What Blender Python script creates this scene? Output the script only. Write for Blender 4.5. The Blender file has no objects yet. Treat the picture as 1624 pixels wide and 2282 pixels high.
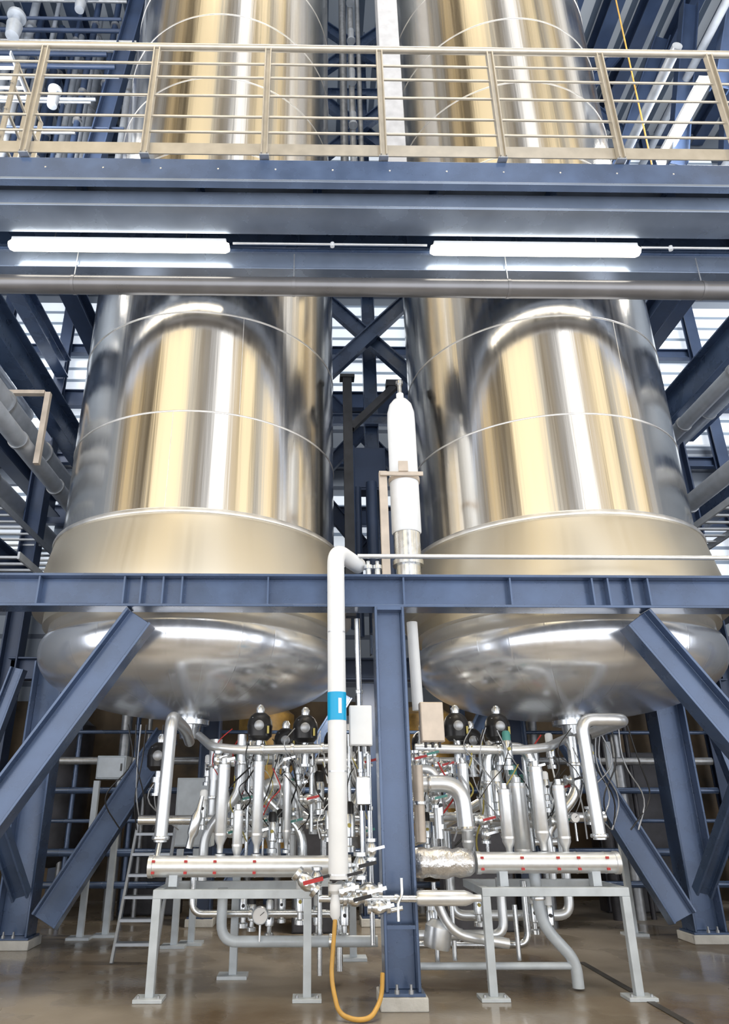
import bpy, math, random, bmesh
from mathutils import Vector, Matrix, Quaternion
R=random.Random(11)
SC=bpy.context.scene
COL=SC.collection
try: SC.view_settings.view_transform='Standard'
except Exception: pass
V=Vector
# ------------------------------------------------------------------ materials
def mk(name):
    m=bpy.data.materials.new(name); m.use_nodes=True
    nt=m.node_tree; b=nt.nodes['Principled BSDF']; return m,nt,b
def simple(name,col,rough=.4,metal=0,var=.12,nscale=6,bump=0.0,bscale=40,coat=0,stretch=(1,1,1),rvar=.1,emis=None,es=0):
    m,nt,b=mk(name); N=nt.nodes; L=nt.links
    tc=N.new('ShaderNodeTexCoord'); mp=N.new('ShaderNodeMapping'); mp.inputs['Scale'].default_value=stretch
    L.new(tc.outputs['Object'],mp.inputs['Vector'])
    n=N.new('ShaderNodeTexNoise'); n.inputs['Scale'].default_value=nscale; n.inputs['Detail'].default_value=5
    L.new(mp.outputs[0],n.inputs['Vector'])
    cr=N.new('ShaderNodeValToRGB')
    lo=[max(0,c*(1-var)) for c in col]; hi=[min(1,c*(1+var)) for c in col]
    cr.color_ramp.elements[0].position=.3; cr.color_ramp.elements[1].position=.7
    cr.color_ramp.elements[0].color=(*lo,1); cr.color_ramp.elements[1].color=(*hi,1)
    L.new(n.outputs['Fac'],cr.inputs[0]); L.new(cr.outputs[0],b.inputs['Base Color'])
    mr=N.new('ShaderNodeMapRange'); mr.inputs['To Min'].default_value=max(.02,rough-rvar); mr.inputs['To Max'].default_value=min(1,rough+rvar)
    L.new(n.outputs['Fac'],mr.inputs['Value']); L.new(mr.outputs[0],b.inputs['Roughness'])
    b.inputs['Metallic'].default_value=metal
    if coat: b.inputs['Coat Weight'].default_value=coat; b.inputs['Coat Roughness'].default_value=.15
    if bump:
        n2=N.new('ShaderNodeTexNoise'); n2.inputs['Scale'].default_value=bscale; n2.inputs['Detail'].default_value=4
        L.new(mp.outputs[0],n2.inputs['Vector'])
        bp=N.new('ShaderNodeBump'); bp.inputs['Strength'].default_value=bump; bp.inputs['Distance'].default_value=.02
        L.new(n2.outputs['Fac'],bp.inputs['Height']); L.new(bp.outputs[0],b.inputs['Normal'])
    if emis: b.inputs['Emission Color'].default_value=(*emis,1); b.inputs['Emission Strength'].default_value=es
    return m
def tank_steel(name,col,rough,bstr,scale=12,gores=0,metal=1.0,gs=.12,rings=0):
    m,nt,b=mk(name); N=nt.nodes; L=nt.links
    tc=N.new('ShaderNodeTexCoord'); sp=N.new('ShaderNodeSeparateXYZ'); L.new(tc.outputs['Object'],sp.inputs[0])
    at=N.new('ShaderNodeMath'); at.operation='ARCTAN2'; L.new(sp.outputs[0],at.inputs[0]); L.new(sp.outputs[1],at.inputs[1])
    cb=N.new('ShaderNodeCombineXYZ'); L.new(at.outputs[0],cb.inputs[0])
    zz=N.new('ShaderNodeMath'); zz.operation='MULTIPLY'; zz.inputs[1].default_value=.012; L.new(sp.outputs[2],zz.inputs[0]); L.new(zz.outputs[0],cb.inputs[1])
    n=N.new('ShaderNodeTexNoise'); n.inputs['Scale'].default_value=scale; n.inputs['Detail'].default_value=3; n.inputs['Roughness'].default_value=.45; L.new(cb.outputs[0],n.inputs['Vector'])
    bp=N.new('ShaderNodeBump'); bp.inputs['Strength'].default_value=bstr; bp.inputs['Distance'].default_value=.03
    L.new(n.outputs['Fac'],bp.inputs['Height'])
    n2=N.new('ShaderNodeTexNoise'); n2.inputs['Scale'].default_value=30; n2.inputs['Detail'].default_value=5; L.new(cb.outputs[0],n2.inputs['Vector'])
    mr=N.new('ShaderNodeMapRange'); mr.inputs['To Min'].default_value=rough-.08; mr.inputs['To Max'].default_value=rough+.10
    L.new(n2.outputs['Fac'],mr.inputs['Value']); L.new(mr.outputs[0],b.inputs['Roughness'])
    b.inputs['Base Color'].default_value=(*col,1); b.inputs['Metallic'].default_value=metal
    last=bp
    if gores:
        mu=N.new('ShaderNodeMath'); mu.operation='MULTIPLY'; mu.inputs[1].default_value=gores/(2*math.pi); L.new(at.outputs[0],mu.inputs[0])
        fr=N.new('ShaderNodeMath'); fr.operation='FRACT'; L.new(mu.outputs[0],fr.inputs[0])
        pp=N.new('ShaderNodeMath'); pp.operation='PINGPONG'; pp.inputs[1].default_value=.5; L.new(fr.outputs[0],pp.inputs[0])
        m2=N.new('ShaderNodeMapRange'); m2.inputs['From Max'].default_value=.03; m2.inputs['To Min'].default_value=1; m2.inputs['To Max'].default_value=0
        L.new(pp.outputs[0],m2.inputs['Value'])
        b2=N.new('ShaderNodeBump'); b2.inputs['Strength'].default_value=gs; b2.inputs['Distance'].default_value=.01
        L.new(m2.outputs[0],b2.inputs['Height']); L.new(bp.outputs[0],b2.inputs['Normal']); last=b2
    if rings:
        cx=N.new('ShaderNodeCombineXYZ'); L.new(sp.outputs[0],cx.inputs[0]); L.new(sp.outputs[1],cx.inputs[1])
        ln=N.new('ShaderNodeVectorMath'); ln.operation='LENGTH'; L.new(cx.outputs[0],ln.inputs[0])
        c3=N.new('ShaderNodeCombineXYZ'); L.new(ln.outputs['Value'],c3.inputs[0])
        n3=N.new('ShaderNodeTexNoise'); n3.inputs['Scale'].default_value=rings; n3.inputs['Detail'].default_value=4; L.new(c3.outputs[0],n3.inputs['Vector'])
        b3=N.new('ShaderNodeBump'); b3.inputs['Strength'].default_value=.12; b3.inputs['Distance'].default_value=.01
        L.new(n3.outputs['Fac'],b3.inputs['Height']); L.new(last.outputs[0],b3.inputs['Normal']); last=b3
    L.new(last.outputs[0],b.inputs['Normal'])
    return m
M_TANK=tank_steel('tank_steel',(.90,.87,.82),.165,.09,17)
M_SKIRT=tank_steel('skirt_steel',(.76,.70,.58),.38,.08,8,metal=.85)
M_DISH=tank_steel('dish_cladding',(.92,.95,1.0),.22,.04,9,gores=30,metal=.8,gs=.08,rings=16)
M_SEAM=simple('weld_seam',(.82,.81,.79),.4,.9)
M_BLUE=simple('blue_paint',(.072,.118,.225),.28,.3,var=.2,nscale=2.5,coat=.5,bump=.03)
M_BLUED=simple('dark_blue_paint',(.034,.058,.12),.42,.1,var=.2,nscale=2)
M_GREY=simple('grey_blue_paint',(.25,.31,.42),.26,.55,var=.12,nscale=2,coat=.3)
M_HPIPE=simple('hanging_pipe_paint',(.20,.20,.21),.3,.6,var=.12,nscale=2)
M_RAIL=simple('satin_rail_steel',(.55,.51,.44),.32,.6,var=.08)
M_STEEL=simple('pipe_steel',(.80,.83,.86),.26,.95,var=.06,nscale=12)
M_ALU=simple('cladding_aluminium',(.82,.85,.88),.34,.75,var=.05,nscale=14)
M_ROUGHST=simple('dull_steel',(.42,.44,.47),.42,.7,var=.2,nscale=12)
M_WHITE=simple('white_paint',(.90,.93,.96),.35,0,var=.03)
M_LBLUE=simple('light_blue_grey_paint',(.56,.62,.68),.4,.1,var=.12)
M_BLACK=simple('black_plastic',(.012,.012,.014),.35,0,var=.3)
M_BSTEEL=simple('black_steel',(.015,.017,.022),.4,.3,var=.3)
M_DRAIN=simple('drain_grate_steel',(.10,.095,.09),.5,.4,var=.3)
M_RED=simple('red_paint',(.50,.03,.03),.4)
M_YEL=simple('yellow_plastic',(.50,.42,.10),.4)
M_GREEN=simple('teal_plastic',(.08,.30,.27),.4)
M_CYAN=simple('cyan_label',(.0,.42,.80),.35,var=.03)
M_HOSE=simple('amber_hose',(.62,.36,.08),.35,0,var=.15)
M_OCHRE=simple('ochre_paint',(.36,.22,.06),.5,0,var=.7,nscale=3)
M_DARKM=simple('dark_machine_paint',(.06,.06,.07),.45,.3,var=.5,nscale=3)
M_BEIGE=simple('beige_paint',(.62,.54,.46),.4,.2)
M_CONC=simple('plinth_concrete',(.60,.60,.58),.8,0,bump=.2)
M_LAMP=simple('lamp_diffuser',(.95,.95,.92),.4,0,emis=(1,.92,.76),es=6.5)
M_GRATE=simple('deck_plate',(.14,.17,.22),.5,.5)
M_GLASSY=simple('dial_face',(.85,.85,.85),.3,0,var=.02)
M_DUCT=simple('light_grey_duct',(.52,.53,.56),.4,.2)
M_FOIL=simple('crinkled_foil',(.82,.82,.83),.3,.9,bump=.9,bscale=14)
PG=simple('grey_pipe_paint',(.40,.44,.50),.35,.3)
def floor_mat():
    m,nt,b=mk('floor_concrete'); N=nt.nodes; L=nt.links
    tc=N.new('ShaderNodeTexCoord')
    n=N.new('ShaderNodeTexNoise'); n.inputs['Scale'].default_value=.6; n.inputs['Detail'].default_value=8; L.new(tc.outputs['Object'],n.inputs['Vector'])
    cr=N.new('ShaderNodeValToRGB'); e=cr.color_ramp.elements
    e[0].position=.34; e[0].color=(.14,.10,.06,1); e[1].position=.66; e[1].color=(.40,.36,.31,1)
    x=e.new(.5); x.color=(.27,.235,.19,1)
    L.new(n.outputs['Fac'],cr.inputs[0]); L.new(cr.outputs[0],b.inputs['Base Color'])
    n2=N.new('ShaderNodeTexNoise'); n2.inputs['Scale'].default_value=.8; n2.inputs['Detail'].default_value=3; L.new(tc.outputs['Object'],n2.inputs['Vector'])
    c2=N.new('ShaderNodeMapRange'); c2.inputs['From Min'].default_value=.44; c2.inputs['From Max'].default_value=.56; c2.inputs['To Min'].default_value=.05; c2.inputs['To Max'].default_value=.40
    L.new(n2.outputs['Fac'],c2.inputs['Value']); L.new(c2.outputs[0],b.inputs['Roughness'])
    n3=N.new('ShaderNodeTexNoise'); n3.inputs['Scale'].default_value=25; n3.inputs['Detail'].default_value=6; L.new(tc.outputs['Object'],n3.inputs['Vector'])
    bp=N.new('ShaderNodeBump'); bp.inputs['Strength'].default_value=.08; bp.inputs['Distance'].default_value=.02; L.new(n3.outputs['Fac'],bp.inputs['Height']); L.new(bp.outputs[0],b.inputs['Normal'])
    return m
M_FLOOR=floor_mat()
def stripe_mat(name,axis,period,c1,c2,duty=.85,rough=.5,es=0):
    m,nt,b=mk(name); N=nt.nodes; L=nt.links
    tc=N.new('ShaderNodeTexCoord'); sp=N.new('ShaderNodeSeparateXYZ'); L.new(tc.outputs['Object'],sp.inputs[0])
    d=N.new('ShaderNodeMath'); d.operation='DIVIDE'; d.inputs[1].default_value=period; L.new(sp.outputs[axis],d.inputs[0])
    f=N.new('ShaderNodeMath'); f.operation='FRACT'; L.new(d.outputs[0],f.inputs[0])
    g=N.new('ShaderNodeMath'); g.operation='GREATER_THAN'; g.inputs[1].default_value=duty; L.new(f.outputs[0],g.inputs[0])
    mx=N.new('ShaderNodeMix'); mx.data_type='RGBA'; L.new(g.outputs[0],mx.inputs['Factor']); mx.inputs['A'].default_value=(*c1,1); mx.inputs['B'].default_value=(*c2,1)
    L.new(mx.outputs['Result'],b.inputs['Base Color']); b.inputs['Roughness'].default_value=rough
    if es:
        L.new(mx.outputs['Result'],b.inputs['Emission Color']); b.inputs['Emission Strength'].default_value=es
    return m
M_WALL=stripe_mat('wall_cladding',2,.5,(.24,.28,.34),(.08,.10,.14),.8)
M_WALLS=stripe_mat('side_cladding',2,.5,(.22,.26,.32),(.08,.10,.14),.8)
M_WALLLOW=simple('lower_wall',(.10,.07,.04),.6,0,var=.8,nscale=1.2)
M_WIN=stripe_mat('daylight_panel',2,.34,(.80,.87,.95),(.20,.25,.32),.76,.3,es=.62)
M_CEIL=stripe_mat('ceiling_cladding',0,.45,(.44,.49,.55),(.08,.11,.16),.66)

# ------------------------------------------------------------------ builder
WP={}
def reg(o,w): WP[o.name]=V(w)
def meta(o,label,cat,group=None,kind=None):
    if label: o["label"]=label
    if cat: o["category"]=cat
    if group: o["group"]=group
    if kind: o["kind"]=kind
def empty(name,loc,label,cat,group=None):
    o=bpy.data.objects.new(name,None); COL.objects.link(o); o.location=loc; o.empty_display_size=.2
    reg(o,loc); meta(o,label,cat,group); return o
class MB:
    def __init__(s): s.v=[]; s.f=[]
    def add(s,vs,fs):
        k=len(s.v); s.v+= [V(a) for a in vs]; s.f+=[tuple(i+k for i in f) for f in fs]; return s
    def box(s,lo,hi):
        x0,y0,z0=lo; x1,y1,z1=hi
        return s.add([(x0,y0,z0),(x1,y0,z0),(x1,y1,z0),(x0,y1,z0),(x0,y0,z1),(x1,y0,z1),(x1,y1,z1),(x0,y1,z1)],
            [(0,3,2,1),(4,5,6,7),(0,1,5,4),(1,2,6,5),(2,3,7,6),(3,0,4,7)])
    def cbox(s,c,sz): return s.box([c[i]-sz[i]/2 for i in range(3)],[c[i]+sz[i]/2 for i in range(3)])
    def rev(s,o,d,prof,n=32):
        o=V(o); d=V(d).normalized(); q=V((0,0,1)).rotation_difference(d)
        vs=[];fs=[]; rings=[]
        for r,z in prof:
            if r<1e-6: rings.append([len(vs)]); vs.append(o+q@V((0,0,z)))
            else:
                st=len(vs)
                for i in range(n):
                    a=2*math.pi*i/n; vs.append(o+q@V((r*math.cos(a),r*math.sin(a),z)))
                rings.append(list(range(st,st+n)))
        for a,b in zip(rings,rings[1:]):
            for i in range(n):
                j=(i+1)%n
                if len(a)==1 and len(b)==1: continue
                if len(a)==1: fs.append((a[0],b[j],b[i]))
                elif len(b)==1: fs.append((a[i],a[j],b[0]))
                else: fs.append((a[i],a[j],b[j],b[i]))
        return s.add(vs,fs)
    def cyl(s,p0,p1,r,n=20):
        p0=V(p0);p1=V(p1);L=(p1-p0).length
        return s.rev(p0,p1-p0,[(0,0),(r,0),(r,L),(0,L)],n)
    def sweep(s,pts,r,n=16,fil=None,sub=7):
        P=[V(p) for p in pts]
        if fil:
            Q=[P[0]]
            for a,b,c in zip(P,P[1:],P[2:]):
                l1=(b-a).length; l2=(c-b).length; t=min(fil,l1*.48,l2*.48)
                s0=b+(a-b).normalized()*t; s1=b+(c-b).normalized()*t
                for k in range(sub+1):
                    u=k/sub; Q.append(s0*(1-u)**2+b*2*u*(1-u)+s1*u*u)
            Q.append(P[-1]); P=Q
        PP=[P[0]]
        for p in P[1:]:
            if (p-PP[-1]).length>1e-5: PP.append(p)
        P=PP
        T=[]
        for i in range(len(P)):
            if i==0: t=P[1]-P[0]
            elif i==len(P)-1: t=P[-1]-P[-2]
            else: t=(P[i+1]-P[i]).normalized()+(P[i]-P[i-1]).normalized()
            T.append(t.normalized())
        u=T[0].orthogonal().normalized(); vs=[];fs=[]
        for i,p in enumerate(P):
            if i:
                q=T[i-1].rotation_difference(T[i]); u=q@u
            w=T[i].cross(u).normalized(); u=w.cross(T[i]).normalized()
            for k in range(n):
                a=2*math.pi*k/n; vs.append(p+(u*math.cos(a)+w*math.sin(a))*r)
        for i in range(len(P)-1):
            for k in range(n):
                j=(k+1)%n; fs.append((i*n+k,i*n+j,(i+1)*n+j,(i+1)*n+k))
        fs.append(tuple(reversed(range(n)))); e=(len(P)-1)*n; fs.append(tuple(range(e,e+n)))
        return s.add(vs,fs)
    def ibeam(s,p0,p1,up,h,w,tf=.03,tw=.02):
        p0=V(p0);p1=V(p1);ax=(p1-p0).normalized(); up=V(up); up=(up-ax*up.dot(ax)).normalized(); sd=ax.cross(up)
        a=w/2;b=h/2;c=tw/2;d=b-tf
        sec=[(-a,-b),(a,-b),(a,-d),(c,-d),(c,d),(a,d),(a,b),(-a,b),(-a,d),(-c,d),(-c,-d),(-a,-d)]
        vs=[p0+sd*x+up*y for x,y in sec]+[p1+sd*x+up*y for x,y in sec]
        fs=[(i,(i+1)%12,(i+1)%12+12,i+12) for i in range(12)]
        caps=[(0,11,2,1),(11,10,3,2),(10,9,4,3),(9,8,5,4),(8,7,6,5)]
        fs+=caps+[tuple(i+12 for i in reversed(f)) for f in caps]
        return s.add(vs,fs)
    def bar(s,p0,p1,w,h,up=(0,0,1)):
        p0=V(p0);p1=V(p1);ax=(p1-p0).normalized(); up=V(up)
        if abs(ax.dot(up))>.98: up=V((0,1,0))
        up=(up-ax*up.dot(ax)).normalized(); sd=ax.cross(up)
        vs=[p+sd*x*w/2+up*y*h/2 for p in(p0,p1) for x,y in((-1,-1),(1,-1),(1,1),(-1,1))]
        return s.add(vs,[(3,2,1,0),(4,5,6,7),(0,1,5,4),(1,2,6,5),(2,3,7,6),(3,0,4,7)])
    def out(s,name,mat,parent=None,label=None,cat=None,group=None,kind=None,bevel=0,ang=38,smooth=True,origin=None):
        xs=[[v[i] for v in s.v] for i in range(3)]
        if origin is None:
            origin=V(((min(xs[0])+max(xs[0]))/2,(min(xs[1])+max(xs[1]))/2,min(xs[2]) if parent is None else (min(xs[2])+max(xs[2]))/2))
        origin=V(origin)
        me=bpy.data.meshes.new(name); me.from_pydata([tuple(v-origin) for v in s.v],[],s.f); me.validate(); me.update()
        bm=bmesh.new(); bm.from_mesh(me); bmesh.ops.recalc_face_normals(bm,faces=bm.faces); bm.to_mesh(me); bm.free()
        if smooth:
            me.polygons.foreach_set('use_smooth',[True]*len(me.polygons))
            try: me.set_sharp_from_angle(angle=math.radians(ang))
            except Exception: pass
        me.materials.append(mat)
        o=bpy.data.objects.new(name,me); COL.objects.link(o)
        if parent: o.parent=parent; o.location=origin-WP[parent.name]
        else: o.location=origin
        reg(o,origin); meta(o,label,cat,group,kind)
        if bevel:
            b=o.modifiers.new('bevel','BEVEL'); b.width=bevel; b.segments=2; b.limit_method='ANGLE'; b.angle_limit=math.radians(50)
        return o

# ------------------------------------------------------------------ room
CZ=20
MB().box((-9.5,-6,-.2),(12,15,0)).out('floor',M_FLOOR,kind='structure',smooth=False)
MB().box((-9.5,15,0),(12,15.3,CZ)).out('wall_back',M_WALL,kind='structure',smooth=False)
MB().box((-9.8,6,0),(-9.5,15.3,CZ)).out('wall_left',M_WALLS,kind='structure',smooth=False)
MB().box((12,6,0),(12.3,15.3,CZ)).out('wall_right',M_WALLS,kind='structure',smooth=False)
MB().box((-9.8,8,CZ),(12.3,15.3,CZ+.3)).out('ceiling',M_CEIL,kind='structure',smooth=False)
MB().box((-9.5,14.94,0),(12,15,3.6)).out('trim_1',M_WALLLOW,kind='structure',smooth=False)
wi=1
for x0,x1,z0,z1 in [(-9,-4.6,9.6,13.6),(-.4,2.7,10.9,13.6),(.4,2.0,5.6,8.2),(6.2,11.5,9.6,13.6),(-9,-4,15.8,18.6),(-.4,2.6,15.0,19),(5.6,11.5,15.4,19),(-9,-5.8,6.2,8.4),(7.4,11.5,6.0,8.0)]:
    MB().box((x0,14.9,z0),(x1,14.99,z1)).out('window_%d'%wi,M_WIN,kind='structure',smooth=False); wi+=1
MB().box((3.0,4.5,.002),(3.07,9.2,.008)).out('drain_channel',M_DRAIN,label="narrow dull drain channel set in the concrete floor",cat="drain",smooth=False)
for x in (-8,-6.9,-5.9,-4.4,-3,4.6,5.5,6.3,7.3,8.2,9.2,10.2,11.2):
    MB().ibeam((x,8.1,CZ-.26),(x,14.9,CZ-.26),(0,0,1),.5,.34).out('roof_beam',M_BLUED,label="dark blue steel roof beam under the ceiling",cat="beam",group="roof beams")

# ------------------------------------------------------------------ tanks
R1=1.90;RT=1.98;RB=2.13;RD=1.99
def tank(cx,cy,lab):
    t=empty('storage_tank',(cx,cy,2.6),lab,'tank',group="tall steel storage tanks")
    o=(cx,cy,0); Z=(0,0,1)
    MB().rev(o,Z,[(R1,4.84),(R1,9.75),(R1-.05,9.77),(R1-.05,19.9),(0,19.9)],160).out('shell',M_TANK,t,origin=(cx,cy,5))
    MB().rev(o,Z,[(R1-.02,4.87),(RT-.01,4.83),(RT,4.81),(RB,4.10),(RB,3.92),(1.98,3.88),(1.98,3.74),(1.88,3.72)],160).out('skirt',M_SKIRT,t,origin=(cx,cy,4),label="matt beige flared steel skirt ring")
    prof=[(1.90,3.75),(1.90,3.60),(1.95,3.56),(RD-.01,3.50)]
    for i in range(25):
        a=i/24*math.pi/2; rr=math.cos(a)**(2/2.25); zz=math.sin(a)**(2/2.25)
        prof.append((RD*rr if i<24 else 0,3.42-.74*zz))
    MB().rev(o,Z,prof,160).out('bottom_head',M_DISH,t,origin=(cx,cy,3),ang=60,label="polished dished bottom head with faint radial seams")
    MB().rev(o,Z,[(RT-.005,4.78),(RT+.02,4.79),(RT+.025,4.82),(RT+.01,4.85),(RT-.03,4.85)],160).out('seam_band',M_SEAM,t)
    for z in (6.2,7.72,10.8,12.35,13.9,15.4):
        r=R1 if z<9.7 else R1-.05
        MB().rev(o,Z,[(r-.005,z-.014),(r+.006,z-.01),(r+.009,z),(r+.006,z+.01),(r-.005,z+.014)],160).out('seam_band',M_SEAM,t)
    for z0,z1,a in ((4.86,6.18,-95),(6.22,7.7,-70)):
        a=math.radians(a); d=V((math.cos(a),math.sin(a),0)); p=V(o)+d*(R1+.001)
        MB().bar(p+V((0,0,z0)),p+V((0,0,z1)),.008,.004,up=d).out('vertical_seam',M_SEAM,t)
    MB().rev((cx,cy,2.70),(0,0,-1),[(.17,-.03),(.17,.05),(.25,.05),(.25,.11),(.14,.11),(.12,.28),(0,.28)],32).out('outlet_nozzle',M_STEEL,t)
    return t
TL=(-1.58,9.66); TR=(3.44,9.66)
tank(*TL,"tall cylindrical stainless steel tank beside the white upright pipe")
tank(*TR,"tall cylindrical stainless steel tank behind the elbowed outlet pipe")

# ------------------------------------------------------------------ primary steelwork
def beamthing(name,p0,p1,up,h,w,lab,stiff=(),mat=M_BLUE,tf=.03,tw=.02,cat='beam',group=None):
    p0=V(p0)
    e=empty(name,tuple(p0),lab,cat,group)
    MB().ibeam(p0,p1,up,h,w,tf,tw).out('beam_section',mat,e,bevel=.005)
    ax=(V(p1)-p0).normalized(); sd=ax.cross(V(up)).normalized()
    for x in stiff:
        m=MB(); c=p0+ax*x
        for sgn in (-1,1):
            m.bar(c+sd*sgn*(tw/2),c+sd*sgn*(w/2-.01),.018,h-2*tf-.002,up=up)
        m.out('stiffener_plate',mat,e)
    return e
X0=-5.0
st=[x-X0 for x in (-2.88,-1.98,-1.80,-1.57,-1.37,-.46,.25,.98,2.12,3.0,3.17,3.41,3.6)]
beamthing('main_beam',(X0,7.37,3.72),(6.9,7.37,3.72),(0,0,1),.36,.26,"navy blue steel beam with stiffeners carrying the tanks",st)
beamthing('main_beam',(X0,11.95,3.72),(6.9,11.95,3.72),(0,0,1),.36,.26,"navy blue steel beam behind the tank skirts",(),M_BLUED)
def column(x,y,z0,z1,lab,mat=M_BLUE,w=.31,d=.30,plinth=True,group="steel columns"):
    e=empty('steel_column',(x,y,.1 if plinth else z0),lab,'column',group)
    m=MB(); m.ibeam((x,y,z0),(x,y,z1),(1,0,0),w,d,.03,.02); m.out('column_section',mat,e,bevel=.006)
    if plinth:
        MB().cbox((x,y,z0-.012),(w+.06,d+.06,.025)).out('base_plate',mat,e,bevel=.003)
        for sx in(-.11,.11):
            for sy in (-1,1):
                MB().rev((x+sx*.55,y+sy*(d/2-.02)-.06*(sy<0),z0),(0,0,1),[(.022,0),(.022,.03),(.012,.03),(.012,.07),(0,.07)],6).out('anchor_bolt',M_ROUGHST,e)
        q=empty('column_plinth',(x,y,0),"cast concrete plinth under a steel column",'plinth',group="concrete plinths")
        MB().box((x-w/2-.05,y-d/2-.05,0),(x+w/2+.05,y+d/2+.08,z0-.025)).out('concrete_block',M_CONC,q,bevel=.01)
    return e
c=column(.81,7.34,.13,3.53,"navy blue steel column on a concrete plinth between the pipe racks")
MB().cbox((.81,7.2,.62),(.28,.012,.03)).out('splice_plate',M_BLUE,c)
MB().box((.66,7.2,3.50),(.96,7.5,3.535)).out('cap_plate',M_BLUE,c)
column(-4.9,7.38,.13,3.5,"navy blue steel column at the end of the frame")
column(6.8,7.38,.13,3.5,"navy blue steel column at the end of the frame")
column(-3.66,10.2,.13,3.5,"dark blue rear steel column with brace gusset",M_BLUE,.42,.34)
column(5.12,10.5,.13,3.5,"dark blue rear steel column with brace gusset",M_BLUE,.42,.34)
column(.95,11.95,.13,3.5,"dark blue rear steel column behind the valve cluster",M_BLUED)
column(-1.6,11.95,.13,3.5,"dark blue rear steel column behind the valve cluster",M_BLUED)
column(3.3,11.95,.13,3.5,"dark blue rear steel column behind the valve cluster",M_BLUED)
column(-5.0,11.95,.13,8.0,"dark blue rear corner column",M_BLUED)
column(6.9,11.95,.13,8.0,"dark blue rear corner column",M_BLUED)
def brace(p0,p1,lab,mat=M_BLUE,h=.32,w=.24,up=None,group="diagonal braces"):
    p0=V(p0);p1=V(p1)
    e=empty('diagonal_brace',tuple(p0),lab,'brace',group)
    ax=(p1-p0).normalized(); u=V((0,1,0)).cross(ax) if up is None else V(up)
    MB().ibeam(p0,p1,u,h,w,.028,.02).out('brace_section',mat,e,bevel=.004)
    return e
brace((-1.80,7.38,3.45),(-3.95,7.38,.05),"navy blue diagonal brace running down from the tank beam")
brace((3.45,7.38,3.45),(5.75,7.38,.05),"navy blue diagonal brace running down from the tank beam")
brace((-3.25,10.0,.3),(-2.05,10.6,2.55),"thick blue rear diagonal brace rising from the column foot",M_BLUE,.34,.22)
brace((4.72,10.2,.3),(3.75,10.7,2.5),"thick blue rear diagonal brace rising from the column foot",M_BLUE,.34,.22)
brace((4.95,10.05,.6),(5.6,8.1,3.4),"dark blue secondary brace beside the rear column",M_BLUE,.2,.16)
brace((-3.5,9.80,.6),(-4.3,8.1,3.4),"dark blue secondary brace beside the rear column",M_BLUE,.2,.16)
brace((-4.85,10.2,.2),(-4.1,10.1,3.4),"dark blue secondary brace beside the rear column",M_BLUE,.2,.16)
brace((6.35,10.6,.2),(5.6,10.4,3.4),"dark blue secondary brace beside the rear column",M_BLUE,.2,.16)
for x0,x1 in ((-1.3,.6),(1.3,3.0)):
    brace((x0,11.95,.4),(x1,11.95,3.3),"dark blue wall brace behind the valve cluster",M_BLUE,.2,.16)

# ------------------------------------------------------------------ walkway
wx0,wx1=-5.2,7.2
e=empty('walkway_beam',(wx0,6.8,8.4),"blue grey deep front edge beam of the walkway",'beam')
MB().box((wx0,6.60,8.84),(wx1,6.635,9.18)).out('fascia_plate',M_BLUE,e,bevel=.004)
MB().box((wx0,6.59,8.80),(wx1,6.70,8.84)).out('flange_lip',M_GREY,e,bevel=.004)
MB().box((wx0,6.82,8.45),(wx1,6.85,8.86)).out('web_plate',M_GREY,e)
MB().box((wx0,6.62,8.41),(wx1,7.07,8.45)).out('bottom_flange',M_GREY,e,bevel=.006)
for i in range(17):
    x=wx0+.4+i*.72
    MB().rev((x,6.60,9.01),(0,-1,0),[(.012,0),(.012,.01),(0,.012)],8).out('bolt_head',M_SEAM,e)
beamthing('walkway_beam',(wx0,7.60,8.88),(wx1,7.60,8.88),(0,0,1),.5,.14,"navy blue rear edge beam of the walkway",[x*1.5+.5 for x in range(8)],M_BLUE)
e=empty('lower_channel_beam',(wx0,7.42,8.14),"grey blue channel beam hung under the walkway",'beam')
MB().box((wx0,7.42,8.17),(wx1,7.44,8.45)).out('web_plate',M_GREY,e)
MB().box((wx0,7.39,8.14),(wx1,7.55,8.17)).out('bottom_flange',M_GREY,e,bevel=.004)
MB().box((wx0,7.39,8.45),(wx1,7.55,8.48)).out('top_flange',M_BLUE,e,bevel=.004)
MB().box((wx0,6.64,9.18),(wx1,7.70,9.22)).out('walkway_deck',M_GRATE,label="grey steel plate deck of the raised walkway",cat="deck",smooth=False)
for i in range(8):
    x=wx0+.6+i*1.55
    MB().ibeam((x,6.87,9.03),(x,7.52,9.03),(0,0,1),.26,.12,.02,.012).out('cross_beam',M_BLUE,label="short blue cross beam under the walkway deck",cat="beam",group="walkway cross beams")
g=empty('guard_railing',(0,6.55,9.18),"beige satin stainless guard railing with thin horizontal rails",'railing')
MB().sweep([(wx0,6.55,11.21),(wx1,6.55,11.21)],.048,20).out('handrail',M_RAIL,g)
for z in (10.90,10.63,10.28,9.89,9.61):
    MB().sweep([(wx0,6.56,z),(wx1,6.56,z)],.017,12).out('horizontal_rail',M_RAIL,g)
MB().box((wx0,6.59,9.26),(wx1,6.605,9.45)).out('toe_board',M_RAIL,g)
for i in range(-1,8):
    x=-3.65+1.512*i
    m=MB().box((x-.043,6.50,9.20),(x-.027,6.585,11.16)).box((x+.027,6.50,9.20),(x+.043,6.585,11.16)).box((x-.03,6.54,9.20),(x+.03,6.55,11.16))
    m.out('railing_post',M_RAIL,g,bevel=.003)
    MB().cbox((x,6.575,9.20),(.12,.10,.022)).out('post_foot',M_ROUGHST,g,bevel=.004)
g=empty('guard_railing',(-4.1,7.5,9.22),"beige stainless side railing at the end of the walkway",'railing')
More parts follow.
